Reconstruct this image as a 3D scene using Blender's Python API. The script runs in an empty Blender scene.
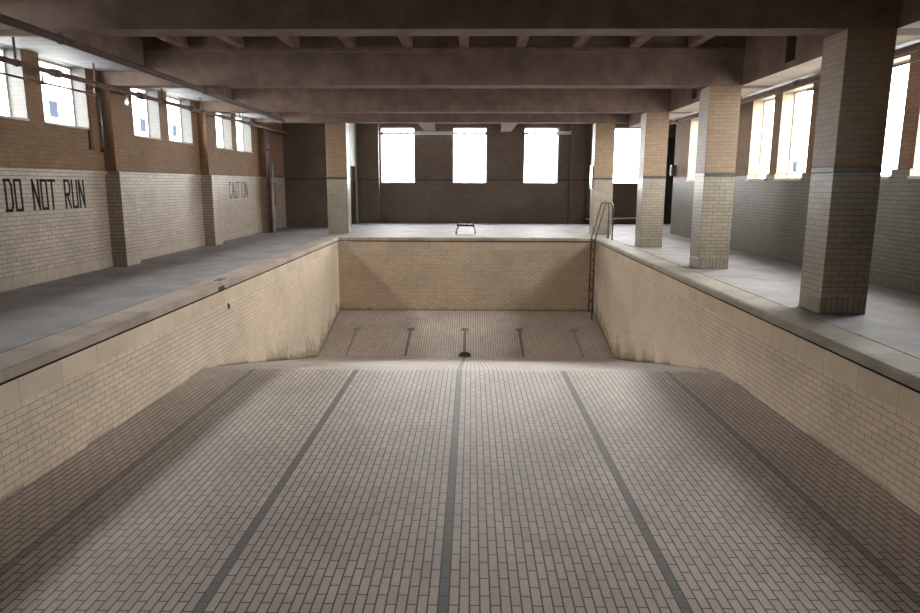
import bpy, bmesh, math, random
from mathutils import Vector, Matrix
random.seed(7)
C = bpy.context.scene.collection
SC = bpy.context.scene

# ------------------------------------------------------------------ materials
def _mat(name):
    m = bpy.data.materials.new(name); m.use_nodes = True
    nt = m.node_tree; nt.nodes.clear()
    out = nt.nodes.new('ShaderNodeOutputMaterial')
    b = nt.nodes.new('ShaderNodeBsdfPrincipled')
    nt.links.new(b.outputs[0], out.inputs[0])
    return m, nt, b
def rgba(c): return (c[0], c[1], c[2], 1)
def mixc(nt, fac, a, b, mode='MIX'):
    n = nt.nodes.new('ShaderNodeMix'); n.data_type = 'RGBA'; n.blend_type = mode
    for sock, v in ((n.inputs[0], fac), (n.inputs[6], a), (n.inputs[7], b)):
        if isinstance(v, (int, float)): sock.default_value = v
        elif isinstance(v, tuple): sock.default_value = rgba(v)
        else: nt.links.new(v, sock)
    return n.outputs[2]
def mth(nt, op, a, b=None, c=None):
    n = nt.nodes.new('ShaderNodeMath'); n.operation = op
    for i, v in enumerate((a, b, c)):
        if v is None: continue
        if isinstance(v, (int, float)): n.inputs[i].default_value = v
        else: nt.links.new(v, n.inputs[i])
    return n.outputs[0]
def noise(nt, scale, vec, detail=3, rough=.55):
    n = nt.nodes.new('ShaderNodeTexNoise'); n.inputs['Scale'].default_value = scale
    n.inputs['Detail'].default_value = detail; n.inputs['Roughness'].default_value = rough
    if vec is not None: nt.links.new(vec, n.inputs['Vector'])
    return n.outputs[0]
def mrange(nt, v, a, b, c, d):
    n = nt.nodes.new('ShaderNodeMapRange'); nt.links.new(v, n.inputs[0])
    for i, x in enumerate((a, b, c, d)): n.inputs[i+1].default_value = x
    return n.outputs[0]
def greyscale(nt, v):
    n = nt.nodes.new('ShaderNodeCombineColor')
    for i in range(3): nt.links.new(v, n.inputs[i])
    return n.outputs[0]
def objco(nt):
    return nt.nodes.new('ShaderNodeNewGeometry').outputs['Position']
def uvco(nt):
    n = nt.nodes.new('ShaderNodeUVMap'); n.uv_map = 'UVMap'; return n.outputs[0]

def brick_mat(name, c1, c2, mortar, bw=.203, rh=.0667, ms=.005, rough=.4, bump=.25, rot=False,
              offset=.5, wear=.22, speck=.16, moss=False, lanes=None, spec=.5, dirt=None):
    m, nt, b = _mat(name)
    uv = uvco(nt); pos = objco(nt)
    sep = nt.nodes.new('ShaderNodeSeparateXYZ'); nt.links.new(uv, sep.inputs[0])
    cmb = nt.nodes.new('ShaderNodeCombineXYZ')
    if rot:
        nt.links.new(sep.outputs[1], cmb.inputs[0]); nt.links.new(sep.outputs[0], cmb.inputs[1])
    else:
        nt.links.new(sep.outputs[0], cmb.inputs[0]); nt.links.new(sep.outputs[1], cmb.inputs[1])
    t = nt.nodes.new('ShaderNodeTexBrick'); nt.links.new(cmb.outputs[0], t.inputs['Vector'])
    t.offset = offset; t.offset_frequency = 2; t.squash = 1
    t.inputs['Color1'].default_value = rgba(c1); t.inputs['Color2'].default_value = rgba(c2)
    t.inputs['Mortar'].default_value = rgba(mortar)
    t.inputs['Scale'].default_value = 1; t.inputs['Mortar Size'].default_value = ms
    t.inputs['Mortar Smooth'].default_value = .15; t.inputs['Bias'].default_value = -.1
    t.inputs['Brick Width'].default_value = bw; t.inputs['Row Height'].default_value = rh
    col = t.outputs['Color']
    if lanes:
        x0, lane, half, yend, dark = lanes
        xx = mth(nt, 'SUBTRACT', sep.outputs[0], x0)
        k = mth(nt, 'ROUND', mth(nt, 'DIVIDE', xx, lane))
        dx = mth(nt, 'ABSOLUTE', mth(nt, 'SUBTRACT', xx, mth(nt, 'MULTIPLY', k, lane)))
        kin = mth(nt, 'LESS_THAN', mth(nt, 'ABSOLUTE', k), 2.5)
        line = mth(nt, 'LESS_THAN', dx, half)
        py = nt.nodes.new('ShaderNodeSeparateXYZ'); nt.links.new(pos, py.inputs[0])
        yin = mth(nt, 'LESS_THAN', py.outputs[1], yend)
        bar = mth(nt, 'MULTIPLY', mth(nt, 'LESS_THAN', dx, half*3),
                  mth(nt, 'MULTIPLY', mth(nt, 'GREATER_THAN', py.outputs[1], yend-.2), yin))
        mk = mth(nt, 'MULTIPLY', mth(nt, 'MULTIPLY', mth(nt, 'MAXIMUM', line, bar), kin), yin)
        slope = mth(nt, 'MULTIPLY', mth(nt, 'GREATER_THAN', py.outputs[1], 9.66), mth(nt, 'LESS_THAN', py.outputs[1], 16.8))
        slope = mth(nt, 'MULTIPLY', slope, mth(nt, 'GREATER_THAN', mth(nt, 'ABSOLUTE', k), .5))
        mk = mth(nt, 'MULTIPLY', mk, mth(nt, 'SUBTRACT', 1, slope))
        mk = mth(nt, 'MULTIPLY', mk, mrange(nt, mth(nt, 'ABSOLUTE', k), 1.2, 1.8, 1, .6))
        mk = mth(nt, 'MULTIPLY', mk, mth(nt, 'SUBTRACT', 1, t.outputs['Fac']))
        col = mixc(nt, mk, col, dark)
    n1 = noise(nt, .9, pos, 4); n2 = noise(nt, 95, pos, 2, .7); n3 = noise(nt, 7, pos, 3)
    f = mth(nt, 'MULTIPLY', mrange(nt, n1, .3, .7, 1-wear, 1+wear*.5), mrange(nt, n2, .3, .7, 1-speck, 1+speck))
    f = mth(nt, 'MULTIPLY', f, mrange(nt, n3, .35, .65, 1-wear*.35, 1+wear*.25))
    col = mixc(nt, 1.0, col, greyscale(nt, f), 'MULTIPLY')
    if dirt:
        nd = noise(nt, 1.7, pos, 5, .65)
        col = mixc(nt, mrange(nt, nd, .52, .75, 0, .7), col, dirt)
    if moss:
        a = nt.nodes.new('ShaderNodeAttribute'); a.attribute_name = 'rise'
        nz = noise(nt, 5, pos, 5, .7); nf = noise(nt, 28, pos, 3, .7)
        sepy = nt.nodes.new('ShaderNodeSeparateXYZ'); nt.links.new(pos, sepy.inputs[0])
        yk = mrange(nt, sepy.outputs[1], 10.2, 16.5, .0, 1)
        lim = mth(nt, 'MULTIPLY', mrange(nt, nz, .3, .7, .1*moss, .8*moss), yk)
        haze = mth(nt, 'MULTIPLY', mrange(nt, mth(nt, 'SUBTRACT', lim, a.outputs['Fac']), -.1, .25, 0, .85), mrange(nt, nf, .35, .6, .35, 1))
        col = mixc(nt, haze, col, (.10, .095, .015))
        lim2 = mth(nt, 'MULTIPLY', mrange(nt, nf, .35, .65, .01, .085), mrange(nt, yk, 0, .3, .35, 1))
        mk = mth(nt, 'MULTIPLY', mrange(nt, mth(nt, 'SUBTRACT', lim2, a.outputs['Fac']), -.02, .02, 0, .9), mrange(nt, sepy.outputs[1], 2, 10.5, .5, 1))
        col = mixc(nt, mk, col, (.045, .042, .016))
    nt.links.new(col, b.inputs['Base Color'])
    b.inputs['Roughness'].default_value = rough
    b.inputs['Specular IOR Level'].default_value = spec
    if bump:
        bp = nt.nodes.new('ShaderNodeBump'); bp.inputs['Strength'].default_value = bump; bp.inputs['Distance'].default_value = .004
        h = mth(nt, 'ADD', mth(nt, 'SUBTRACT', 1, t.outputs['Fac']), mth(nt, 'MULTIPLY', n2, .15))
        nt.links.new(h, bp.inputs['Height']); nt.links.new(bp.outputs[0], b.inputs['Normal'])
    return m

def plain_mat(name, c, rough=.6, metal=0, wear=.2, speck=.1, scale=2.0, bump=0, spec=.5, dirt=None, blocks=None):
    m, nt, b = _mat(name); pos = objco(nt)
    n1 = noise(nt, scale, pos, 4); n2 = noise(nt, 85, pos, 2, .7)
    f = mth(nt, 'MULTIPLY', mrange(nt, n1, .3, .7, 1-wear, 1+wear*.6), mrange(nt, n2, .3, .7, 1-speck, 1+speck))
    col = mixc(nt, 1.0, c, greyscale(nt, f), 'MULTIPLY')
    if dirt:
        nd = noise(nt, 1.1, pos, 6, .68)
        col = mixc(nt, mrange(nt, nd, .5, .72, 0, .75), col, dirt)
    if blocks:
        bw, rh, ms, jc, rot = blocks
        sep = nt.nodes.new('ShaderNodeSeparateXYZ'); nt.links.new(uvco(nt), sep.inputs[0])
        cmb = nt.nodes.new('ShaderNodeCombineXYZ')
        nt.links.new(sep.outputs[1 if rot else 0], cmb.inputs[0])
        t = nt.nodes.new('ShaderNodeTexBrick'); nt.links.new(cmb.outputs[0], t.inputs['Vector'])
        t.offset = 0; t.inputs['Scale'].default_value = 1; t.inputs['Mortar Size'].default_value = ms
        t.inputs['Brick Width'].default_value = bw; t.inputs['Row Height'].default_value = rh
        t.inputs['Color1'].default_value = (1, 1, 1, 1); t.inputs['Color2'].default_value = (.86, .85, .83, 1)
        t.inputs['Mortar'].default_value = rgba(jc)
        cmb.inputs[1].default_value = rh*.5
        col = mixc(nt, 1.0, col, t.outputs['Color'], 'MULTIPLY')
    nt.links.new(col, b.inputs['Base Color'])
    b.inputs['Roughness'].default_value = rough; b.inputs['Metallic'].default_value = metal
    b.inputs['Specular IOR Level'].default_value = spec
    if bump:
        bp = nt.nodes.new('ShaderNodeBump'); bp.inputs['Strength'].default_value = bump; bp.inputs['Distance'].default_value = .004
        nt.links.new(n2, bp.inputs['Height']); nt.links.new(bp.outputs[0], b.inputs['Normal'])
    return m

def pane_mat():
    m = bpy.data.materials.new('window_glass'); m.use_nodes = True
    nt = m.node_tree; nt.nodes.clear()
    o = nt.nodes.new('ShaderNodeOutputMaterial'); mx = nt.nodes.new('ShaderNodeMixShader')
    t = nt.nodes.new('ShaderNodeBsdfTransparent'); g = nt.nodes.new('ShaderNodeBsdfGlossy')
    t.inputs[0].default_value = (.93, .95, .96, 1); g.inputs['Roughness'].default_value = .05
    mx.inputs[0].default_value = .05
    nt.links.new(t.outputs[0], mx.inputs[1]); nt.links.new(g.outputs[0], mx.inputs[2])
    nt.links.new(mx.outputs[0], o.inputs[0]); return m

X0 = -.165; LANE = 1.534; RH = LANE/23
M = {}
M['pool_floor'] = brick_mat('pool_floor_tile', (.66,.56,.48), (.57,.48,.415), (.075,.06,.05), rot=True, rh=RH, ms=.006, rough=.5, spec=.6,
                            bump=.3, lanes=(X0, LANE, RH*.5, 18.6, (.19,.18,.165)), wear=.18, speck=.14)
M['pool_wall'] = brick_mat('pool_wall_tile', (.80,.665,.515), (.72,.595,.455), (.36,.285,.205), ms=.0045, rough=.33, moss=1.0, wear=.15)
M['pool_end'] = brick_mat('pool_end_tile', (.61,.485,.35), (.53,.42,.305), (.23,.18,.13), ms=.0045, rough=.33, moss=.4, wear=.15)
M['pool_band'] = plain_mat('pool_band_tile', (.76,.64,.49), .35, wear=.12, blocks=(.62, .5, .004, (.55,.5,.45), False))
M['stone'] = plain_mat('coping_stone', (.46,.375,.30), .65, spec=.3, wear=.18, speck=.12, bump=.2, blocks=(.61, .8, .006, (.45,.4,.36), True), dirt=(.25,.2,.16))
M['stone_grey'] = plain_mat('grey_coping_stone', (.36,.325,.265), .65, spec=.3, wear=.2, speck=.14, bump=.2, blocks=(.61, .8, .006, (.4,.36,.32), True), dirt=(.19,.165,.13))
M['stone_x'] = plain_mat('coping_stone_across', (.46,.375,.30), .65, spec=.3, wear=.18, speck=.12, bump=.2, blocks=(.61, .8, .006, (.45,.4,.36), False), dirt=(.25,.2,.16))
M['groove'] = plain_mat('gutter_groove', (.03,.026,.022), .8, spec=.2)
M['deck'] = plain_mat('deck_terrazzo', (.30,.285,.28), .65, spec=.4, wear=.22, speck=.45, scale=1.6, bump=.35, dirt=(.17,.15,.14))
M['white_brick'] = brick_mat('glazed_white_brick', (.46,.375,.295), (.385,.315,.25), (.15,.115,.09), ms=.005, rough=.4, wear=.16, spec=.3)
M['column_brick'] = brick_mat('glazed_column_brick', (.36,.31,.24), (.30,.255,.20), (.15,.12,.095), ms=.005, rough=.35, wear=.18)
M['column_soldier'] = brick_mat('glazed_column_soldier_course', (.35,.29,.22), (.29,.24,.18), (.10,.08,.06), bw=.0667, rh=.2, ms=.005, offset=0, rough=.35, wear=.18)
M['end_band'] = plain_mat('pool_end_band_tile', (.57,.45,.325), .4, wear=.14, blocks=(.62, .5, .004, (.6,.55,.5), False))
M['white_soldier'] = brick_mat('glazed_white_soldier_course', (.45,.365,.29), (.38,.31,.245), (.14,.11,.085), bw=.0667, rh=.2, ms=.005, offset=0, rough=.33, wear=.16)
M['buff_brick'] = brick_mat('buff_brick', (.27,.165,.095), (.23,.138,.077), (.16,.105,.065), ms=.005, rough=.7, wear=.16, spec=.25)
M['tan_brick'] = brick_mat('tan_column_brick', (.31,.205,.12), (.26,.17,.10), (.18,.13,.09), ms=.005, rough=.5, wear=.16)
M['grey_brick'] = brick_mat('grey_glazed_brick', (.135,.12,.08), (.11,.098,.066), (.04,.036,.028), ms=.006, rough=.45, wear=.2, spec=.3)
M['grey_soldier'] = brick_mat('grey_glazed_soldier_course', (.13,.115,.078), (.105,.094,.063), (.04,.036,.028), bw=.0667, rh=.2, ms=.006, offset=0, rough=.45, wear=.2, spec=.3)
M['reveal_warm'] = brick_mat('warm_reveal_brick', (.24,.185,.115), (.21,.16,.10), (.15,.115,.075), ms=.005, rough=.6, wear=.1)
M['band'] = brick_mat('dark_band_brick', (.035,.035,.03), (.05,.045,.04), (.14,.12,.09), ms=.005, rough=.35)
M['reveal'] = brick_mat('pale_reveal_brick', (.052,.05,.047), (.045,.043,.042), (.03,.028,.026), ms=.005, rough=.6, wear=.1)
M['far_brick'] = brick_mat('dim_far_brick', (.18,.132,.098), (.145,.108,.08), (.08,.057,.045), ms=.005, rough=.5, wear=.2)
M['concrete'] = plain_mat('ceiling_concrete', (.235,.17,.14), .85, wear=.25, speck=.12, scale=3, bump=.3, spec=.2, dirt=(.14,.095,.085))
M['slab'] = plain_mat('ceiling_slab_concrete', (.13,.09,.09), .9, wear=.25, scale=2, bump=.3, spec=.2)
M['soffit'] = plain_mat('painted_soffit', (.25,.265,.295), .7, wear=.15, blocks=(.3, .8, .006, (.3,.3,.3), True))
M['warm_soffit'] = plain_mat('cream_soffit', (.52,.46,.36), .75, wear=.15)  # lighter than the concrete: bounced window light put into the colour
M['sill'] = plain_mat('sill_stone', (.66,.61,.53), .6, wear=.1)
M['paint'] = plain_mat('black_lettering_paint', (.011,.01,.011), .7, spec=.2, wear=.3, scale=20)
M['faded_paint'] = plain_mat('faded_lettering_paint', (.05,.042,.038), .7, wear=.3, scale=20)
M['rust_pipe'] = plain_mat('painted_iron_pipe', (.15,.10,.075), .8, wear=.35, scale=9, metal=.0)
M['dark_pipe'] = plain_mat('dark_iron_pipe', (.085,.06,.055), .8, wear=.3, scale=9)
M['white_pipe'] = plain_mat('white_enamel', (.75,.75,.75), .3, wear=.1)
M['steel'] = plain_mat('tarnished_steel', (.16,.14,.13), .35, metal=.8, wear=.3, scale=15)
M['chrome'] = plain_mat('dull_chrome', (.42,.42,.42), .3, metal=.9, wear=.2, scale=15)
M['black'] = plain_mat('black_rubber', (.018,.016,.016), .6)
M['door'] = plain_mat('dark_painted_door', (.035,.03,.028), .5)
M['plaster'] = plain_mat('pale_plaster', (.55,.56,.54), .7, wear=.12)
M['frame'] = plain_mat('window_frame_paint', (.62,.63,.64), .5, wear=.1)
M['glass'] = pane_mat()
M['render_wall'] = plain_mat('pale_street_facade', (.78,.78,.78), .8, wear=.05)
M['street_glass'] = plain_mat('street_window_glass', (.02,.024,.034), 1, spec=0)
M['asphalt'] = plain_mat('pavement', (.30,.29,.28), .9)

# ------------------------------------------------------------------ mesh builder
class MB:
    def __init__(s): s.v = []; s.f = []; s.uv = []; s.mi = []; s.smooth = []; s.rise = {}
    def face(s, pts, mi=0, uv=None, smooth=False):
        i0 = len(s.v); s.v += [Vector(p) for p in pts]
        s.f.append(list(range(i0, i0+len(pts)))); s.mi.append(mi); s.smooth.append(smooth)
        if uv is None:
            n = (Vector(pts[1])-Vector(pts[0])).cross(Vector(pts[2])-Vector(pts[0]))
            a = [abs(n.x), abs(n.y), abs(n.z)]; k = a.index(max(a))
            uv = [((p[1], p[2]), (p[0], p[2]), (p[0], p[1]))[k] for p in pts]
        s.uv.append(uv)
    def box(s, x0, x1, y0, y1, z0, z1, mi=0, skip=''):
        P = lambda x, y, z: (x, y, z)
        F = {'b': [P(x0,y1,z0),P(x1,y1,z0),P(x1,y0,z0),P(x0,y0,z0)], 't': [P(x0,y0,z1),P(x1,y0,z1),P(x1,y1,z1),P(x0,y1,z1)],
             'f': [P(x0,y0,z0),P(x1,y0,z0),P(x1,y0,z1),P(x0,y0,z1)], 'k': [P(x1,y1,z0),P(x0,y1,z0),P(x0,y1,z1),P(x1,y1,z1)],
             'l': [P(x0,y1,z0),P(x0,y0,z0),P(x0,y0,z1),P(x0,y1,z1)], 'r': [P(x1,y0,z0),P(x1,y1,z0),P(x1,y1,z1),P(x1,y0,z1)]}
        for k, q in F.items():
            if k not in skip: s.face(q, mi)
        return s
    def tube(s, pts, r, mi=0, n=10, cap=True):
        pts = [Vector(p) for p in pts]; rings = []
        up = None
        for i, p in enumerate(pts):
            a = pts[max(i-1,0)]; b = pts[min(i+1,len(pts)-1)]; t = (b-a).normalized()
            if up is None or abs(up.dot(t)) > .98:
                up = Vector((0,0,1)) if abs(t.z) < .9 else Vector((0,1,0))
            x = t.cross(up).normalized(); y = x.cross(t).normalized(); up = y
            rings.append([p+(x*math.cos(2*math.pi*j/n)+y*math.sin(2*math.pi*j/n))*r for j in range(n)])
        for i in range(len(rings)-1):
            for j in range(n):
                k = (j+1) % n
                s.face([rings[i][j], rings[i+1][j], rings[i+1][k], rings[i][k]], mi, smooth=True)
        if cap:
            s.face(list(reversed(rings[0])), mi); s.face(rings[-1], mi)
        return s
    def prism(s, poly, axis, a, b, mi=0):
        """poly of 2-D points swept along an axis from a to b"""
        def P(q, w):
            if axis == 'x': return (w, q[0], q[1])
            if axis == 'y': return (q[0], w, q[1])
            return (q[0], q[1], w)
        A = [P(q, a) for q in poly]; B = [P(q, b) for q in poly]; n = len(poly)
        for i in range(n):
            j = (i+1) % n; s.face([A[i], A[j], B[j], B[i]], mi)
        s.face(list(reversed(A)), mi); s.face(B, mi); return s
    def build(s, name, mats, parent=None, loc=None, bevel=0):
        if not isinstance(mats, (list, tuple)): mats = [mats]
        org = Vector((0,0,0))
        if parent is not None:
            org = Vector(parent.get('_o', (0,0,0))) if '_o' in parent else Vector(WORLD[parent.name])
        if loc is not None: org = Vector(loc)
        me = bpy.data.meshes.new(name)
        me.from_pydata([tuple(p-org) for p in s.v], [], s.f)
        uvl = me.uv_layers.new(name='UVMap'); li = 0
        for k, f in enumerate(s.f):
            for j in range(len(f)):
                uvl.data[li].uv = s.uv[k][j]; li += 1
        for k, p in enumerate(me.polygons): p.material_index = s.mi[k]; p.use_smooth = s.smooth[k]
        if s.rise:
            at = me.attributes.new('rise', 'FLOAT', 'POINT')
            for i in range(len(s.v)): at.data[i].value = s.rise.get(i, 5.0)
        for m in mats: me.materials.append(m)
        bm = bmesh.new(); bm.from_mesh(me)
        bmesh.ops.remove_doubles(bm, verts=bm.verts, dist=1e-5)
        bmesh.ops.recalc_face_normals(bm, faces=bm.faces)
        bm.to_mesh(me); bm.free()
        o = bpy.data.objects.new(name, me); C.objects.link(o)
        if parent is not None: o.parent = parent; WORLD[o.name] = tuple(org)
        else: o.location = org; WORLD[o.name] = tuple(org)
        if bevel:
            bv = o.modifiers.new('edge', 'BEVEL'); bv.width = bevel; bv.segments = 2; bv.limit_method = 'ANGLE'
        return o
WORLD = {}
def tag(o, label, cat, group=None, kind='thing'):
    o['label'] = label; o['category'] = cat; o['kind'] = kind
    if group: o['group'] = group
    return o
def struct(o, label=None, cat=None):
    o['kind'] = 'structure'
    if label: o['label'] = label
    if cat: o['category'] = cat
    return o
def thing(name, label, cat, loc, group=None):
    o = bpy.data.objects.new(name, None); C.objects.link(o); o.location = loc; o.empty_display_size = .2
    WORLD[o.name] = tuple(loc)
    return tag(o, label, cat, group)

# ------------------------------------------------------------------ dimensions (metres, deck at z = 0, camera above the near end)
XL, XR = -3.964, 3.68           # pool side walls
YN, YF = .5, 19.86              # pool end walls
WL, WR, WF, WN = -6.8, 6.45, 27.48, -2.2   # hall walls
YC = [8.12, 12.58, 17.03, 21.37]           # column lines
ZB = 3.31                                  # underside of the cross beams
ZL = 1.77                                  # top of the glazed lower wall
ZJ, ZS = 3.95, 4.28                        # joist underside, slab underside

PROFILE = [(YN,-1.036),(3,-1.072),(6,-1.115),(9.55,-1.165),(9.68,-1.178),(10.5,-1.36),(12,-1.72),(13.5,-2.08),(15,-2.44),(16.3,-2.745),(16.6,-2.81),(16.8,-2.835),(17.0,-2.795),(18,-2.59),(19,-2.38),(YF,-2.2)]
def floor_z(y):
    for (a, za), (b, zb) in zip(PROFILE, PROFILE[1:]):
        if a <= y <= b: return za+(zb-za)*(y-a)/(b-a)

# ------------------------------------------------------------------ pool
b = MB(); run = 0
for (a, za), (c, zc) in zip(PROFILE, PROFILE[1:]):
    L = math.hypot(c-a, zc-za)
    u0 = X0 - RH*.5 - 60*RH
    b.face([(XL,a,za),(XR,a,za),(XR,c,zc),(XL,c,zc)], 0, uv=[(XL,run),(XR,run),(XR,run+L),(XL,run+L)])
    run += L
struct(b.build('floor', M['pool_floor']), 'tiled floor of the empty pool, with five dark lane lines running lengthwise', 'floor')
ZG = -.125   # groove bottom = top of the smooth band
ZBD = -.345
def pool_side(name, x, label):
    b = MB()
    ys = sorted(set([p[0] for p in PROFILE]+[YN+i*.5 for i in range(39)]))
    for a, c in zip(ys, ys[1:]):
        za, zc = floor_z(a), floor_z(c)
        b.face([(x,a,ZBD),(x,c,ZBD),(x,c,ZG),(x,a,ZG)], 1)
        i = len(b.v)
        b.face([(x,a,za),(x,c,zc),(x,c,ZBD),(x,a,ZBD)], 0)
        b.rise[i] = 0; b.rise[i+1] = 0; b.rise[i+2] = ZBD-zc; b.rise[i+3] = ZBD-za
    s = -.06 if x < 0 else .06
    e = .07
    b.face([(x+s,YN-e,ZG),(x+s,YF+e,ZG),(x+s,YF+e,-.08),(x+s,YN-e,-.08)], 2)
    b.face([(x,YN-e,ZG),(x,YF+e,ZG),(x+s,YF+e,ZG),(x+s,YN-e,ZG)], 2)
    return struct(b.build(name, [M['pool_wall'], M['pool_band'], M['groove']]), label, 'wall')
pool_side('wall_pool_left', XL, 'cream tiled pool side wall under the deck that has painted words above it')
pool_side('wall_pool_right', XR, 'cream tiled pool side wall below the row of brick columns')
def pool_end(name, y, s, label):
    b = MB(); zf = floor_z(y)
    b.face([(XL,y,ZBD),(XR,y,ZBD),(XR,y,ZG),(XL,y,ZG)], 1)
    i = len(b.v); b.face([(XL,y,zf),(XR,y,zf),(XR,y,ZBD),(XL,y,ZBD)], 0)
    b.rise[i] = b.rise[i+1] = 0; b.rise[i+2] = b.rise[i+3] = ZBD-zf
    b.face([(XL-.07,y+s,ZG),(XR+.07,y+s,ZG),(XR+.07,y+s,-.08),(XL-.07,y+s,-.08)], 2)
    b.face([(XL-.07,y,ZG-.0005),(XR+.07,y,ZG-.0005),(XR+.07,y+s,ZG-.0005),(XL-.07,y+s,ZG-.0005)], 2)
    return struct(b.build(name, [M['pool_end'], M['end_band'], M['groove']]), label, 'wall')
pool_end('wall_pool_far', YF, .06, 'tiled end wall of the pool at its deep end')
pool_end('wall_pool_near', YN, -.06, 'tiled end wall of the pool at its shallow end')

# coping: rounded stone kerb with a nosing over the groove
CW = .42
def nose(x, s, w=CW):      # profile in (across, z); s = direction away from the pool
    e = x - s*.035
    return [(e, -.09), (e, -.025), (e+s*.008, -.008), (e+s*.03, .004), (e+s*.1, .008), (x+s*(w-.06), .008), (x+s*(w-.05), -.006), (x+s*w, -.006), (x+s*w, -.09)]
b = MB(); b.prism(nose(XL, -1), 'y', YN-CW, YF+CW); struct(b.build('trim_1', M['stone']), 'stone coping along the left pool edge', 'coping')
b = MB(); b.prism(nose(XR, 1), 'y', YN-CW, YF+CW); struct(b.build('trim_2', M['stone_grey']), 'stone coping along the pool edge beside the brick columns', 'coping')
b = MB(); b.prism([(q[0], q[1]-.0006) for q in nose(YF, 1)], 'x', XL-.1, XR+.1); struct(b.build('trim_3', M['stone_x']), 'stone coping along the deep end of the pool', 'coping')
b = MB(); b.prism([(q[0], q[1]-.0006) for q in nose(YN, -1)], 'x', XL-.1, XR+.1); struct(b.build('trim_4', M['stone_x']), 'stone coping along the shallow end of the pool', 'coping')

# decks
XE = 9.2       # the far end of the hall is wider on the right
def deck(name, x0, x1, y0, y1, label):
    struct(MB().box(x0, x1, y0, y1, -.12, 0).build(name, M['deck']), label, 'floor')
deck('floor_deck_left', WL, XL-CW, WN, 24.6, 'grey terrazzo deck between the left wall and the pool')
deck('floor_deck_right', XR+CW, WR, WN, 21.9, 'grey terrazzo deck under the row of brick columns')
deck('floor_deck_far_alcove', -4.8, XL-CW, 24.6, WF, 'grey terrazzo deck in the alcove behind the far left column')
deck('floor_deck_far', XL-CW, XR+CW, YF+CW, WF, 'grey terrazzo deck beyond the deep end of the pool')
deck('floor_deck_far_corner', XR+CW, XE, 21.9, WF, 'grey terrazzo deck in the far corner past the columns')
deck('floor_deck_near', XL-CW, XR+CW, WN, YN-CW, 'grey terrazzo deck at the shallow end of the pool')

# ------------------------------------------------------------------ walls with openings
WINS = []
def wall(name, axis, c, s, t, u0, u1, z0, z1, holes, mats, pick, label):
    """axis 'x': plane x=c, u runs along y. s = outward direction, t = thickness. pick(u, z) -> index of inner face material; last mat = reveal"""
    us = sorted(set([u0, u1]+[h[0] for h in holes]+[h[1] for h in holes]))
    zs = sorted(set([z0, z1, 0, .2, ZL, ZL-.067]+[h[2] for h in holes]+[h[3] for h in holes]))
    us = [u for u in us if u0 <= u <= u1]; zs = [z for z in zs if z0 <= z <= z1]
    def P(u, z, d): return (c+s*d, u, z) if axis == 'x' else (u, c+s*d, z)
    solid = {}
    for i in range(len(us)-1):
        for j in range(len(zs)-1):
            um, zm = (us[i]+us[i+1])/2, (zs[j]+zs[j+1])/2
            solid[i, j] = not any(h[0] < um < h[1] and h[2] < zm < h[3] for h in holes)
    b = MB(); R = len(mats)-1
    for (i, j), ok in solid.items():
        if not ok: continue
        a, e, p, q = us[i], us[i+1], zs[j], zs[j+1]
        b.face([P(a,p,0),P(e,p,0),P(e,q,0),P(a,q,0)], pick((a+e)/2, (p+q)/2))
        b.face([P(a,p,t),P(e,p,t),P(e,q,t),P(a,q,t)], R)
        if not solid.get((i-1, j), False): b.face([P(a,p,0),P(a,p,t),P(a,q,t),P(a,q,0)], R)
        if not solid.get((i+1, j), False): b.face([P(e,p,0),P(e,p,t),P(e,q,t),P(e,q,0)], R)
        if not solid.get((i, j-1), False): b.face([P(a,p,0),P(e,p,0),P(e,p,t),P(a,p,t)], R)
        if not solid.get((i, j+1), False): b.face([P(a,q,0),P(e,q,0),P(e,q,t),P(a,q,t)], R)
    return struct(b.build(name, mats), label, 'wall')
def pick_std(u, z): return 0 if z < .2 else (1 if z < ZL else 2)
T = .31
lw = []
for yc in (3.66,)+tuple(YC[:3]):
    lw += [(yc+1.2, yc+2.35, 2.49, 3.55)] if yc > 4 else []
    lw += [(yc+2.78, yc+4.05, 2.49, 3.55)]  # in the nearest bay: unseen opening added to brighten the near floor
wl = wall('wall_left', 'x', WL, -1, T, WN-T, 24.6+T, -3.2, 4.6, lw, [M['white_soldier'], M['white_brick'], M['buff_brick'], M['reveal']], pick_std,
     'left hall wall, buff brick above and pale glazed brick below, with painted words')
rw = []; rwins = []
for yc in (3.66,)+tuple(YC[:3]):
    for a, e in ((.72, 1.97), (2.34, 3.44)):
        if yc < 4 and a > 1: continue
        if yc < 4: e = a+.62  # narrow unseen opening, added and sized to light the nearest column
        a += yc; e += yc
        rw += [(a, e, 1.8, 3.45), (a+.14, e+.06, 1.65, 1.8)]; rwins.append((a, e, 1.8, 3.45))
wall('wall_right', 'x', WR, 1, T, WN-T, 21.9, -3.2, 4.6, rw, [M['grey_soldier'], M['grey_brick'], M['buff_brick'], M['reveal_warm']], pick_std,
     'right hall wall of glazed brick behind the columns, with tall narrow windows')
fw = [(-3.65, -2.3, 1.6, 3.78), (-.76, .6, 1.6, 3.78), (2.1, 3.45, 1.6, 3.78), (5.5, 6.88, 1.6, 3.78)]
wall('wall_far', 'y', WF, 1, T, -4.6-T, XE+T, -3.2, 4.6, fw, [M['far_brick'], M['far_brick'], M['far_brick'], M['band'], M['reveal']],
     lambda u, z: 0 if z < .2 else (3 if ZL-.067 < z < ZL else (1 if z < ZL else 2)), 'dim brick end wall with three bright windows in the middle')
wall('wall_near', 'y', WN, -1, T, WL-T, WR+T, -3.2, 4.6, [], [M['white_soldier'], M['white_brick'], M['buff_brick'], M['reveal']], pick_std, 'brick end wall at the shallow end')
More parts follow.
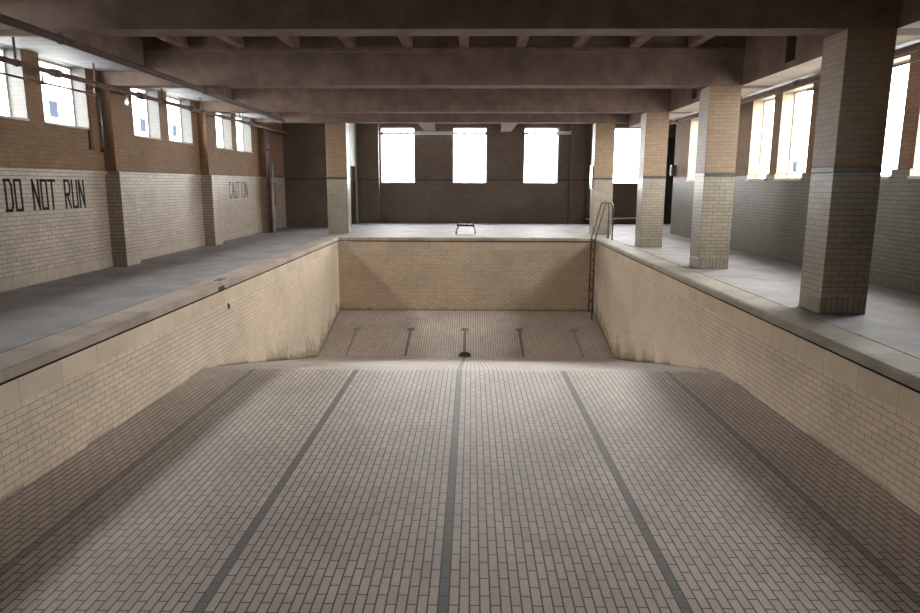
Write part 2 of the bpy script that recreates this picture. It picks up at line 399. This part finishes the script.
# end wall of the left deck and the return that makes the alcove, with a doorway in it
wall('wall_far_left', 'y', 24.6, 1, .2, WL, -4.6, -.2, 4.6, [], [M['far_brick'], M['far_brick'], M['far_brick'], M['band'], M['far_brick']],
     lambda u, z: 3 if ZL-.067 < z < ZL else 1, 'dark brick wall closing the far end of the left deck')
wall('wall_alcove', 'x', -4.6, -1, .2, 24.6, WF, -.2, 4.6, [(25.7, 26.9, -.2, 2.24)], [M['far_brick'], M['plaster'], M['plaster'], M['far_brick']],
     lambda u, z: 1, 'pale return wall with a dark doorway, behind the far left column')
struct(MB().box(-4.76, -4.7, 25.7, 26.9, 0, 2.24).build('door_1', M['door']), 'dark door in the pale return wall behind the far left column', 'door')
wall('wall_right_return', 'y', 21.9, -1, .15, WR+.32, XE+T, -3.2, 4.6, [], [M['far_brick']]*4+[M['render_wall']], lambda u, z: 1, 'short return wall hidden past the last right window')
wall('wall_far_right', 'x', XE, 1, .2, 21.5, WF, -3.2, 4.6, [], [M['far_brick']]*4+[M['render_wall']], lambda u, z: 1, 'side wall of the far right corner')
d2 = MB().box(7.25, 8.75, WF-.06, WF-.004, 0, 3.4).build('door_2', M['door']); struct(d2, 'tall dark door in the far wall, seen beside the third right column', 'door')  # dark sheet added so this stretch of far wall reads as unlit
# piers of the far wall
def pier(x0, x1, label):
    t = thing('wall_pier', label, 'pier', ((x0+x1)/2, WF-.2, 0), 'shallow piers on the far wall')
    MB().box(x0, x1, WF-.22, WF-.002, 0, ZL-.067).build('lower_shaft', M['far_brick'], t)
    MB().box(x0, x1, WF-.22, WF-.002, ZL-.067, ZL).build('dark_band', M['band'], t)
    MB().box(x0, x1, WF-.22, WF-.002, ZL, 4.02).build('upper_shaft', M['far_brick'], t)
pier(-4.59, -3.72, 'dim brick pier on the far wall between the alcove and the first bright window')
pier(3.95, 4.5, 'dim brick pier on the far wall just behind the corner column by the ladder')

# window frames, panes and sky portals
wn = 0
def window(axis, c, s, a, e, z0, z1, label, sill=None):
    global wn; wn += 1
    d0, d1 = c+s*(T-.06), c+s*(T-.015)
    lo, hi = min(d0, d1), max(d0, d1)
    def bx(b, u0, u1, p, q, l=lo, h=hi):
        (b.box(l, h, u0, u1, p, q) if axis == 'x' else b.box(u0, u1, l, h, p, q))
    f = MB(); w = .035
    bx(f, a, a+w, z0, z1); bx(f, e-w, e, z0, z1); bx(f, a+w, e-w, z1-w, z1); bx(f, a+w, e-w, z0, z0+w)
    fo = f.build('window_%d' % wn, M['frame'], loc=((d0, (a+e)/2, z0) if axis == 'x' else ((a+e)/2, d0, z0)))
    struct(fo, label, 'window')
    p = MB(); m = (lo+hi)/2
    if axis == 'x': p.face([(m,a+w,z0+w),(m,e-w,z0+w),(m,e-w,z1-w),(m,a+w,z1-w)])
    else: p.face([(a+w,m,z0+w),(e-w,m,z0+w),(e-w,m,z1-w),(a+w,m,z1-w)])
    p.build('pane', M['glass'], fo)
    if sill:
        q = MB(); u0, u1, p0, p1 = sill
        l, h = sorted((c-s*.03, c+s*(T-.06)))
        bx(q, u0, u1, p0, p1, l, h); q.build('sill', M['sill'], fo)
    L = bpy.data.lights.new('sky_portal', 'AREA'); L.shape = 'RECTANGLE'; L.size = e-a if axis == 'y' else e-a; L.size_y = z1-z0
    L.cycles.is_portal = True
    lo_ = bpy.data.objects.new('sky_portal', L); C.objects.link(lo_)
    pos = Vector((c+s*(T+.02), (a+e)/2, (z0+z1)/2)) if axis == 'x' else Vector(((a+e)/2, c+s*(T+.02), (z0+z1)/2))
    zax = Vector((s,0,0)) if axis == 'x' else Vector((0,s,0))      # light shines along -Z, i.e. inwards
    up = Vector((0,0,1)); xax = up.cross(zax)
    lo_.matrix_world = Matrix.Translation(pos) @ Matrix((xax, up, zax)).transposed().to_4x4()
ordl = ['first','second','third','fourth','fifth','sixth','seventh','eighth','ninth','tenth']
lnames = ['high left window outside the picture towards the shallow end',
          'high left window above the start of the words DO NOT RUN', 'high left window above the end of the words DO NOT RUN',
          'high left window just past the nearer pilaster', 'high left window just short of the second pilaster',
          'small high window above the faded word CAUTION, nearer of that pair', 'small high window above the faded word CAUTION, farther of that pair']
for k, h in enumerate(lw):
    window('x', WL, -1, *h, lnames[k], sill=(h[0]+.002, h[1]-.002, h[2]+.001, h[2]+.03))
rnames = ['tall right window outside the picture towards the shallow end', 'tall right window at the picture edge beside the nearest column', 'tall right window half hidden by the nearest column',
          'tall right window just left of the nearest column', 'tall right window just right of the second column',
          'tall right window hidden behind the second column', 'tall right window between the second and third columns']
for k, h in enumerate(rwins):
    window('x', WR, 1, h[0], h[1], 1.68, h[3], rnames[k], sill=(h[0]+.142, h[1]+.058, 1.651, 1.69))
fn = ['bright window in the far wall, next to the alcove on the left', 'bright window in the far wall, straight above the low metal stand',
      'bright window in the far wall, next to the ladder corner column', 'bright window in the far wall seen between two right columns']
for k, h in enumerate(fw): window('y', WF, 1, *h, fn[k])

# ledge on top of the glazed lower wall
b = MB().box(WL, WL+.035, WN, 24.6, ZL-.05, ZL+.005); struct(b.build('trim_5', M['white_brick']), 'thin projecting top course of the pale lower brick on the left wall', 'ledge')

b = MB().box(WL, WL+.012, 22.5, 24.6, ZL+.006, ZL+.06); struct(b.build('trim_6', M['band']), 'dark band course at the far end of the left wall', 'band')

# ------------------------------------------------------------------ painted words on the left wall
GL = {'D': [((0,0),(0,1)),((-.1,1),(.75,1)),((.75,1),(1,.82)),((1,.82),(1,.18)),((1,.18),(.75,0)),((.75,0),(-.1,0))],
      'O': [((0,0),(0,1)),((0,1),(1,1)),((1,1),(1,0)),((1,0),(0,0))],
      'N': [((0,0),(0,1)),((0,1),(1,0)),((1,0),(1,1))], 'T': [((-.1,1),(1.1,1)),((.5,1),(.5,0))],
      'R': [((0,0),(0,1)),((0,1),(.8,1)),((.8,1),(1,.86)),((1,.86),(1,.62)),((1,.62),(.8,.48)),((.8,.48),(0,.48)),((.35,.48),(1,0))],
      'U': [((0,1),(0,0)),((0,0),(1,0)),((1,0),(1,1))], 'I': [((.5,0),(.5,1))],
      'C': [((1,.8),(.8,1)),((.8,1),(.2,1)),((.2,1),(0,.85)),((0,.85),(0,.15)),((0,.15),(.2,0)),((.2,0),(.8,0)),((.8,0),(1,.2))],
      'A': [((0,0),(.5,1)),((.5,1),(1,0)),((.2,.38),(.8,.38))]}
def lettering(name, text, y0, y1, z0, z1, mat, label, st, gap=.35):
    n = sum(1 for ch in text)
    adv = (y1-y0)/(n-gap); w = adv*(1-gap); b = MB(); x = WL+.002
    for i, ch in enumerate(text):
        for (p, q) in GL.get(ch, []):
            a = Vector((y0+i*adv+p[0]*w, z0+p[1]*(z1-z0))); c = Vector((y0+i*adv+q[0]*w, z0+q[1]*(z1-z0)))
            t = (c-a).normalized(); nrm = Vector((-t.y, t.x))*st/2; a = a-t*st/2; c = c+t*st/2
            b.prism([tuple(a-nrm), tuple(c-nrm), tuple(c+nrm), tuple(a+nrm)], 'x', WL+.0005, x+.0003*(i % 2)+.0015)
    o = b.build(name, mat, wl); o['label'] = label
lettering('painted_lettering', 'DO NOT RUN', 9.78, 11.78, 1.16, 1.6, M['paint'], 'black painted words DO NOT RUN', .042)
lettering('painted_lettering', 'CAUTION', 18.95, 20.45, 1.17, 1.6, M['faded_paint'], 'faded dark painted word CAUTION', .034)

# ------------------------------------------------------------------ pilasters on the left wall
def pilaster(y0, y1, label):
    t = thing('brick_pilaster', label, 'pilaster', (WL+.13, (y0+y1)/2, 0), 'brick pilasters on the left wall')
    MB().box(WL+.001, WL+.27, y0, y1, 0, .2).build('base_course', M['white_soldier'], t)
    MB().box(WL+.001, WL+.27, y0, y1, .2, ZL).build('lower_shaft', M['white_brick'], t)
    MB().box(WL+.001, WL+.21, y0+.02, y1-.02, ZL, ZB-.001).build('upper_shaft', M['buff_brick'], t)
pilaster(12.53, 13.05, 'brick pilaster on the left wall just right of the words DO NOT RUN')
pilaster(16.98, 17.5, 'brick pilaster on the left wall just left of the faded word CAUTION')
pilaster(21.75, 22.3, 'brick pilaster at the far end of the left wall, behind the vertical pipe')

# ------------------------------------------------------------------ columns
def column(x0, x1, y0, y1, zt, label, lower='white'):
    t = thing('brick_column', label, 'column', ((x0+x1)/2, (y0+y1)/2, 0), 'brick columns around the pool')
    MB().box(x0, x1, y0, y1, 0, .2).build('base_course', M['column_soldier'], t, bevel=.008)
    MB().box(x0, x1, y0, y1, .2, ZL-.067).build('lower_shaft', M['column_brick'], t, bevel=.008)
    o = MB().box(x0-.002, x1+.002, y0-.002, y1+.002, ZL-.067, ZL).build('dark_band', M['band'], t, bevel=.004); o['label'] = 'dark course of bricks'
    MB().box(x0, x1, y0, y1, ZL, zt).build('upper_shaft', M['tan_brick'], t, bevel=.008)
cl = ['largest, nearest brick column on the right deck', 'second brick column on the right deck counting from the nearest',
      'third brick column on the right deck counting from the nearest', 'brick column at the far pool corner behind the ladder']
for k in range(3): column(4.27, 4.83, YC[k], YC[k]+.54, ZB-.001, cl[k])
column(3.82, 4.43, YC[3], YC[3]+.5, 3.43, cl[3])
column(-4.57, -3.92, YC[3], YC[3]+.5, 3.43, 'single brick column at the far left pool corner')

# ------------------------------------------------------------------ ceiling
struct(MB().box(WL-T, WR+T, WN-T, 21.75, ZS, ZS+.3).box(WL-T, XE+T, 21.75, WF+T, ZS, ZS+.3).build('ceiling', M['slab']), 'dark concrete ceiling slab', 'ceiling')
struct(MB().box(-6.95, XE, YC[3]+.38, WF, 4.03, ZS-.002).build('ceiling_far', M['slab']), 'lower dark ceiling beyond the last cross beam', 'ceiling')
bl = ['widest cross beam at the top of the picture, nearest to us', 'second cross beam from the top, resting on the second right column',
      'third cross beam from the top, resting on the third right column', 'farthest cross beam, resting on the two far corner columns']
for k, y in enumerate(YC):
    z0 = ZB if k < 3 else 3.44
    b = MB()
    x1 = 4.83 if k < 3 else XE
    b.box(WL+.002, 5.42 if k < 3 else WR-.002, y, y+.38, z0, ZS-.001)
    b.box(-5.95, 4.8, y-.06, y, 3.88, ZJ)          # bearing ledge for the joists
    tag(b.build('cross_beam', M['concrete'], loc=(0, y+.2, z0)), bl[k], 'beam', 'concrete cross beams')
# beam line over the near bay (above the frame)
struct(MB().box(WL+.002, 5.42, 3.66, 4.04, ZB, ZS-.001).build('ceiling_beam', M['concrete'], loc=(0,3.85,ZB)), 'cross beam overhead towards the shallow end', 'beam')
# joists between the first and second cross beam
jx = [-5.17+1.005*i for i in range(10)]
for i, x in enumerate(jx):
    b = MB().box(x-.085, x+.085, YC[0]+.38, YC[1]-.061, ZJ+.001, ZS-.001)
    tag(b.build('ceiling_joist', M['concrete'], loc=(x, 10.5, ZJ)), 'concrete joist behind the nearest cross beam, %s of ten from the left' % ordl[i], 'joist', 'joists behind the nearest cross beam')
for x, lb in ((-1.65, 'joist end above the gap between the left and middle far windows'), (1.35, 'joist end above the gap between the middle and right far windows')):
    b = MB().box(x-.2, x+.2, YC[3]+.381, WF-.002, 3.6, 4.029)
    tag(b.build('ceiling_joist', M['concrete'], loc=(x, 24, 3.6)), lb, 'joist', 'joists over the far deck')
# side soffits and edge beams
bays = [(WN, 3.66), (4.04, YC[0]), (YC[0]+.38, YC[1]), (YC[1]+.38, YC[2]), (YC[2]+.38, YC[3])]
for k, (a, e) in enumerate(bays):
    struct(MB().box(WL-.001, -5.9, a+.062, e-.062, 3.62, ZS-.001, 1).box(WL-.001, -5.9, a+.062, e-.062, 3.55, 3.619).build('ceiling_side_left', [M['soffit'], M['concrete']]), 'pale boarded soffit over the left windows', 'ceiling')
el = ['', '', 'edge beam with lit underside between the nearest and second right columns', 'edge beam with lit underside between the second and third right columns', 'edge beam with lit underside between the third and far corner columns']
for k, (a, e) in enumerate(bays[1:], 1):
    b = MB(); n0, n1, zn = a+2.12, a+2.45, ZB+.1
    b.prism([(a+.001, ZB+.001), (e-.001, ZB+.001), (e-.001, ZS-.001), (n1, ZS-.001), (n1, zn), (n0, zn), (n0, ZS-.001), (a+.001, ZS-.001)], 'x', 4.84, 5.15) if k > 1 else b.box(4.84, 5.15, a+.001, e-.001, ZB+.001, ZS-.001)
    b.box(5.15, 5.42, a+.001, e-.001, ZB+.001, ZS-.001)
    b.face([(4.84,a+.001,ZB+.0005),(5.42,a+.001,ZB+.0005),(5.42,e-.001,ZB+.0005),(4.84,e-.001,ZB+.0005)], 1)  # bottom face only, lit look painted on with the lighter colour
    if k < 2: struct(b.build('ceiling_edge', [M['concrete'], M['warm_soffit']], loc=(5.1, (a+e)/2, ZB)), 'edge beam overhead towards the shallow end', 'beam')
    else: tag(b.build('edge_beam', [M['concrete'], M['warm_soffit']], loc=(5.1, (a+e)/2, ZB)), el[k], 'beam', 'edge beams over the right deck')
b = MB().box(5.421, WR-.001, WN, 21.3, 3.47, ZS-.001); struct(b.build('ceiling_side_right', M['soffit']), 'pale soffit over the right windows', 'ceiling')

# ------------------------------------------------------------------ pipes
def pipe(name, pts, r, mat, label, hang=(), group=None, top=3.55, cat='pipe', fit=()):
    t = thing(name, label, cat, pts[0], group)
    MB().tube(pts, r, n=12).build('tube', mat, t)
    for y in hang:
        p = None
        for a, e in zip(pts, pts[1:]):
            if min(a[1], e[1]) <= y <= max(a[1], e[1]): f = (y-a[1])/(e[1]-a[1]); p = Vector(a)+(Vector(e)-Vector(a))*f
        b = MB().tube([(p.x, y-.02, p.z), (p.x, y+.02, p.z)], r+.012, n=12)
        b.box(p.x-.012, p.x+.012, y-.012, y+.012, p.z+r, top)
        b.build('hanger', M['dark_pipe'], t)
    for y, rr in fit:
        for a, e in zip(pts, pts[1:]):
            if min(a[1], e[1]) <= y <= max(a[1], e[1]): f = (y-a[1])/(e[1]-a[1]); p = Vector(a)+(Vector(e)-Vector(a))*f
        MB().tube([(p.x, y-.09, p.z), (p.x, y+.09, p.z)], rr, n=12).build('coupling', mat, t)
    return t
pipe('water_pipe', [(-6.38, 2, 3.2), (-6.38, 14, 3.22), (-6.38, 24.5, 3.28)], .041, M['rust_pipe'], 'long rusty pipe running across the high left windows', hang=(7.2, 9.7, 11.7, 14.2, 16.2, 18.9, 20.9, 23.3), fit=((10.6, .066), (13.3, .07), (15.6, .066), (19.6, .066)), top=3.549)
pipe('water_pipe', [(-4.84, 2, 3.235), (-4.92, 12, 3.235), (-5.09, 18.6, 3.23)], .045, M["dark_pipe"], 'dark pipe along the ceiling beside the pale left soffit', hang=(8.3, 12.77, 17.2), top=3.309)
pipe('conduit', [(-6.62, 9.0, 3.07), (-6.62, 12.2, 3.09)], .018, M['dark_pipe'], 'thin dark conduit under the rusty pipe across the near left windows', hang=(10.65, 12.1), top=3.2)
t = pipe('water_pipe', [(5.5, 2, 3.24), (5.5, 21.2, 3.24)], .05, M['rust_pipe'], 'dark pipe running along the tops of the right windows', hang=(6.4, 9.3, 10.9, 14.3, 15.7, 19.2, 21.0), fit=((11.9, .068), (9.9, .066), (18.5, .066)), top=3.469)
pipe('conduit', [(6.2, 3, 3.27), (6.2, 13.0, 3.27)], .016, M['rust_pipe'], 'thin conduit crossing the top of the right windows by the nearest column', hang=(8.9, 12.2), top=3.469)
# flanged valve hanging off the rusty pipe
t = thing('pipe_valve', 'bright metal valve hanging from the rusty pipe beside the nearer pilaster', 'valve', (-6.38, 12.75, 3.06))
MB().tube([(-6.38,12.75,3.174),(-6.38,12.75,3.02)], .03).build('body', M['chrome'], t)
MB().tube([(-6.38,12.72,3.03),(-6.38,12.78,3.03)], .034, n=14).build('flange', M['chrome'], t)
MB().tube([(-6.44,12.75,3.0),(-6.32,12.75,2.97)], .016).build('lever', M['chrome'], t)
# verticals on the left wall
t = thing('wall_strap', 'flat dark strap hanging down the wall left of the nearer pilaster', 'strap', (WL+.02, 12.13, 2.19))
MB().box(WL+.002, WL+.03, 12.09, 12.17, 2.19, 3.3).build('strap', M['dark_pipe'], t); MB().box(WL+.002, WL+.045, 12.07, 12.19, 2.15, 2.2).build('clip', M['dark_pipe'], t)
t = thing('drop_pipe', 'thin vertical pipe against the nearer left pilaster', 'pipe', (WL+.05, 12.47, 2.16))
MB().tube([(WL+.05, 12.47, 2.16), (WL+.05, 12.47, 3.18)], .02).build('tube', M['chrome'], t); MB().box(WL+.001, WL+.05, 12.46, 12.48, 2.6, 2.64).build('clip', M['dark_pipe'], t); MB().tube([(WL+.05,12.47,2.12),(WL+.05,12.47,2.18)], .032).build('end_cap', M['dark_pipe'], t)
t = thing('drain_pipe', 'dark vertical drain pipe where the left wall meets the far pilaster', 'pipe', (WL+.33, 21.7, 0))
MB().tube([(WL+.33, 21.68, 0), (WL+.33, 21.68, 3.2)], .055, n=12).build('tube', M['dark_pipe'], t)
for z in (.35, 1.5, 2.6): MB().tube([(WL+.33,21.68,z),(WL+.33,21.68,z+.1)], .07, n=12).build('collar', M['dark_pipe'], t)
t = thing('wall_box', 'rusty narrow box on the far left wall with a thin rod above it', 'box', (WL+.06, 22.85, .8))
MB().box(WL+.001, WL+.13, 22.72, 23.0, .8, 1.6).build('case', M['rust_pipe'], t, bevel=.01); MB().tube([(WL+.07,22.95,1.6),(WL+.07,22.95,2.28)], .018).build('rod', M['white_pipe'], t)
MB().box(WL+.13, WL+.138, 22.75, 22.97, .85, 1.55).build('door', M['rust_pipe'], t)

# tube lamps hung before the far windows
def tube_lamp(x0, x1, label):
    t = thing('tube_lamp', label, 'lamp', ((x0+x1)/2, 26.9, 3.5), 'tube lamps before the far windows')
    MB().tube([(x0, 26.9, 3.5), (x1, 26.9, 3.5)], .035, n=12).build('tube', M['white_pipe'], t)
    MB().box(x0+.05, x1-.05, 26.86, 26.94, 3.54, 3.6).build('housing', M['white_pipe'], t, bevel=.008)
    for x in (x0+.03, x1-.03): MB().tube([(x-.05,26.9,3.5),(x+.05,26.9,3.5)], .045, n=12).build('end_cap', M['steel'], t)
    for x in (x0+.4, x1-.4): MB().tube([(x,26.9,3.6),(x,26.9,4.029)], .012, n=8).build('hanger', M['steel'], t)
tube_lamp(-3.55, .62, 'long thin white tube lamp across the left and middle far windows')
tube_lamp(2.08, 3.92, 'shorter white tube lamp across the right far window')
for x, lb in ((-3.2, 'small white ceiling bulb near the far left column'), (3.05, 'small white ceiling bulb near the corner column by the ladder')):
    t = thing('ceiling_bulb', lb, 'bulb', (x, 24, 3.7), 'small bulbs over the far deck')
    b = MB(); R = .05; n = 10
    pr = [(.0, -.09), (.03, -.083), (.048, -.05), (.045, -.02), (.022, .02), (.022, .04)]
    for (r0, z0), (r1, z1) in zip(pr, pr[1:]):
        for j in range(n):
            a, c = 2*math.pi*j/n, 2*math.pi*(j+1)/n
            q = [(x+r0*math.cos(a),24+r0*math.sin(a),3.78+z0),(x+r0*math.cos(c),24+r0*math.sin(c),3.78+z0),(x+r1*math.cos(c),24+r1*math.sin(c),3.78+z1),(x+r1*math.cos(a),24+r1*math.sin(a),3.78+z1)]
            b.face(q[1:] if r0 == 0 else q, smooth=True)
    b.build('globe', M['white_pipe'], t)
    MB().tube([(x,24,3.81),(x,24,4.029)], .026, n=10).build('socket', M['steel'], t)
# low rails by the far wall, in the right corner
for z, lb in ((.22, 'upper low white pipe along the far wall right of the ladder column'), (.03, 'lower thin pipe at the foot of the far wall right of the ladder column')):
    t = thing('floor_pipe', lb, 'pipe', (4.6, 27.2, z), 'low pipes along the far wall')
    MB().tube([(4.6,27.2 if z > .1 else 27.1,z-.03*(z>.1)), (7.2,27.2 if z > .1 else 27.1,z+.03*(z>.1))], .03, n=10).build('tube', M['white_pipe'] if z > .1 else M['dark_pipe'], t)
    if z > .1:
        for x in (4.9, 6.9): MB().tube([(x,27.2,0),(x,27.2,z)], .02, n=8).build('foot', M['steel'], t)
# sign panel on the pool-side face of the corner column
t = thing('notice_board', 'thin notice board on the side of the corner column behind the ladder', 'board', (3.79, 21.6, 1.45))
MB().box(3.785, 3.818, 21.43, 21.8, 1.45, 2.12).build('panel', M['door'], t); MB().box(3.775, 3.786, 21.41, 21.82, 1.42, 2.15).build('frame', M['white_pipe'], t)
t = thing('wall_lamp', 'small dark box lamp on the end of the right wall beside the third column', 'lamp', (WR-.05, 21.8, 1.85))
MB().box(WR-.12, WR-.001, 21.72, 21.88, 1.83, 2.18).build('case', M['steel'], t, bevel=.01); MB().box(WR-.135, WR-.12, 21.74, 21.86, 1.88, 2.13).build('lens', M['plaster'], t)

# ------------------------------------------------------------------ ladder at the deep end
t = thing('pool_ladder', 'steel pool ladder with two curved handrails at the deep right corner', 'ladder', (3.6, 19.45, 0))
def arc(c, r, a0, a1, n, y): return [(c[0]+r*math.cos(a), y, c[1]+r*math.sin(a)) for a in [a0+(a1-a0)*i/n for i in range(n+1)]]
for y in (19.15, 19.74):
    top = arc((3.88, .94), .12, math.radians(172), math.radians(5), 10, y)
    pts = [(3.52,y,floor_z(y)+.02), (3.52,y,-.5), (3.52,y,-.08), (3.535,y,.05), (3.65,y,.5)]+top+[(4.005,y,.6),(4.01,y,.0085)]
    MB().tube(pts, .023, n=12).build('handrail', M['steel'], t)
    MB().tube([(4.01,y,.0085),(4.01,y,.03)], .05, n=14).build('deck_flange', M['steel'], t)
for i in range(6):
    z = -.3-.3*i
    MB().box(3.48, 3.56, 19.172, 19.718, z-.014, z+.014).build('rung', M['steel'], t)

# low stand on the far deck
t = thing('low_stand', 'low metal stand with a dark top on the far deck above the deep end', 'stand', (-.18, 21.6, 0))
ys = 21.45
MB().box(-.46, .1, ys, ys+.3, .235, .30).build('top_board', M['black'], t, bevel=.006)
for x, s in ((-.43, -1), (.07, 1)):
    for y in (ys+.03, ys+.27):
        MB().tube([(x+s*.06,y,.0),(x+s*.06,y,.06),(x+s*.05,y,.13),(x,y,.2),(x,y,.236)], .03, n=8).build('leg', M['chrome'], t)
        MB().tube([(x+s*.06,y,0),(x+s*.06,y,.02)], .034, n=10).build('foot', M['chrome'], t)
    MB().tube([(x,ys+.03,.19),(x,ys+.27,.19)], .015, n=8).build('crossbar', M['chrome'], t)

# drain at the lowest point
t = thing('floor_drain', 'round dark drain at the lowest crease of the pool floor', 'drain', (-.15, 16.95, floor_z(16.95)))
def disc(cx, cy, r0, r1, dz, h, name, mat):
    b = MB(); n = 28
    for j in range(n):
        a, c = 2*math.pi*j/n, 2*math.pi*(j+1)/n
        def p(r, g, up): 
            y = cy+r*math.sin(g); return (cx+r*math.cos(g), y, floor_z(y)+dz+up)
        b.face([p(r0,a,h),p(r1,a,h),p(r1,c,h),p(r0,c,h)] if r0 > 0 else [(cx,cy,floor_z(cy)+dz+h),p(r1,a,h),p(r1,c,h)])
        b.face([p(r1,a,0),p(r1,c,0),p(r1,c,h),p(r1,a,h)])
        if r0 > 0: b.face([p(r0,a,0),p(r0,c,0),p(r0,c,h),p(r0,a,h)])
    return b.build(name, mat, t)
disc(-.15, 16.85, 0, .14, .003, .012, 'grate', M['black']); disc(-.15, 16.85, .14, .165, .003, .03, 'rim', M['steel'])

# depth marker, gutter spout and wall eye on the left pool edge
t = thing('depth_marker', 'small pale marker tile with dark figures on the left coping', 'marker', (-4.05, 10.75, .008))
MB().box(-4.19, -4.0, 10.58, 10.9, .008, .016).build('tile', M['plaster'], t)
for y in (10.61, 10.76):
    b = MB(); st = .035
    b.box(-4.17, -4.02, y, y+st, .016, .0175).box(-4.17, -4.02, y+.08, y+.08+st, .016, .0175)
    for x in (-4.17, -4.113, -4.055): b.box(x, x+st, y+st, y+.08, .016, .0175)
    b.build('figure', M['paint'], t)
t = thing('gutter_spout', 'black square opening in the edge of the left coping', 'opening', (XL+.03, 10.35, -.05))
MB().box(XL+.02, XL+.042, 10.22, 10.44, -.088, -.03).build('opening', M['black'], t)
MB().box(XL+.02, XL+.046, 10.44, 10.455, -.09, -.03).build('rim', M['steel'], t); MB().box(XL+.02, XL+.046, 10.205, 10.22, -.09, -.03).build('rim', M['steel'], t)
t = thing('wall_eye', 'small dark metal eye fixed on the left pool wall below the black opening', 'eye', (XL+.01, 10.67, -.41))
MB().box(XL+.001, XL+.012, 10.655, 10.685, -.46, -.36).build('plate', M['steel'], t); MB().tube([(XL+.012,10.67,-.38),(XL+.022,10.67,-.40),(XL+.022,10.67,-.43),(XL+.012,10.67,-.44)], .008, n=8).build('eye', M['black'], t)

# ------------------------------------------------------------------ outside
struct(MB().box(-70, 70, -50, 90, -3.5, -3.2).build('ground', M['asphalt']), 'street pavement outside the hall', 'ground')
def street_building(x, s, y0, y1, h, wins, label):
    t = thing('street_building', label, 'building', (x+s*3, (y0+y1)/2, -3.2))
    MB().box(min(x, x+s*6), max(x, x+s*6), y0, y1, -3.2, h).build('facade', M['render_wall'], t)
    for y, z in wins:
        f = MB().box(min(x-s*.06, x), max(x-s*.06, x), y-.42, y+.42, z-.46, z+.46).build('window_frame', M['render_wall'], t)
        MB().box(min(x-s*.075, x-s*.061), max(x-s*.075, x-s*.061), y-.34, y+.34, z-.38, z+.38).build('pane', M['street_glass'], f)
street_building(-20, -1, 4, 60, 8.0, [(32.7+4.4*i, 5.04) for i in range(-2, 5)], 'pale building with a small window, seen through the high left windows')
street_building(22, 1, 20, 64, 5.0, [(51.26+4.5*i, 2.8) for i in range(-3, 3)], 'pale building with a small window, seen through the right windows')

# ------------------------------------------------------------------ light, camera, view
w = bpy.data.worlds.new('sky'); SC.world = w; w.use_nodes = True
nt = w.node_tree; nt.nodes.clear()
o = nt.nodes.new('ShaderNodeOutputWorld'); bg = nt.nodes.new('ShaderNodeBackground')
bg.inputs[0].default_value = (.99, .975, .95, 1); bg.inputs[1].default_value = 10.0
nt.links.new(bg.outputs[0], o.inputs[0])

cam = bpy.data.cameras.new('camera'); co = bpy.data.objects.new('camera', cam); C.objects.link(co)
F, PT, YW, RL, H = 668.64, .1806, .0167, .0024, 1.5535
cp, sp, cy, sy = math.cos(PT), math.sin(PT), math.cos(YW), math.sin(YW)
fwv = Vector((-sy*cp, cy*cp, -sp)); rt = Vector((cy, sy, 0)); up = rt.cross(fwv)
cr, sr = math.cos(RL), math.sin(RL)
r2 = rt*cr+up*sr; u2 = up*cr-rt*sr
co.matrix_world = Matrix.Translation((0, 0, H)) @ Matrix((r2, u2, -fwv)).transposed().to_4x4()
cam.sensor_width = 36; cam.lens = F/920*36; cam.clip_start = .05; cam.clip_end = 300
SC.camera = co
SC.view_settings.view_transform = 'Standard'; SC.view_settings.look = 'None'
SC.view_settings.gamma = 1; SC.view_settings.use_curve_mapping = False
SC.view_settings.exposure = 1.85
SC.cycles.diffuse_bounces = 6; SC.cycles.use_denoising = True
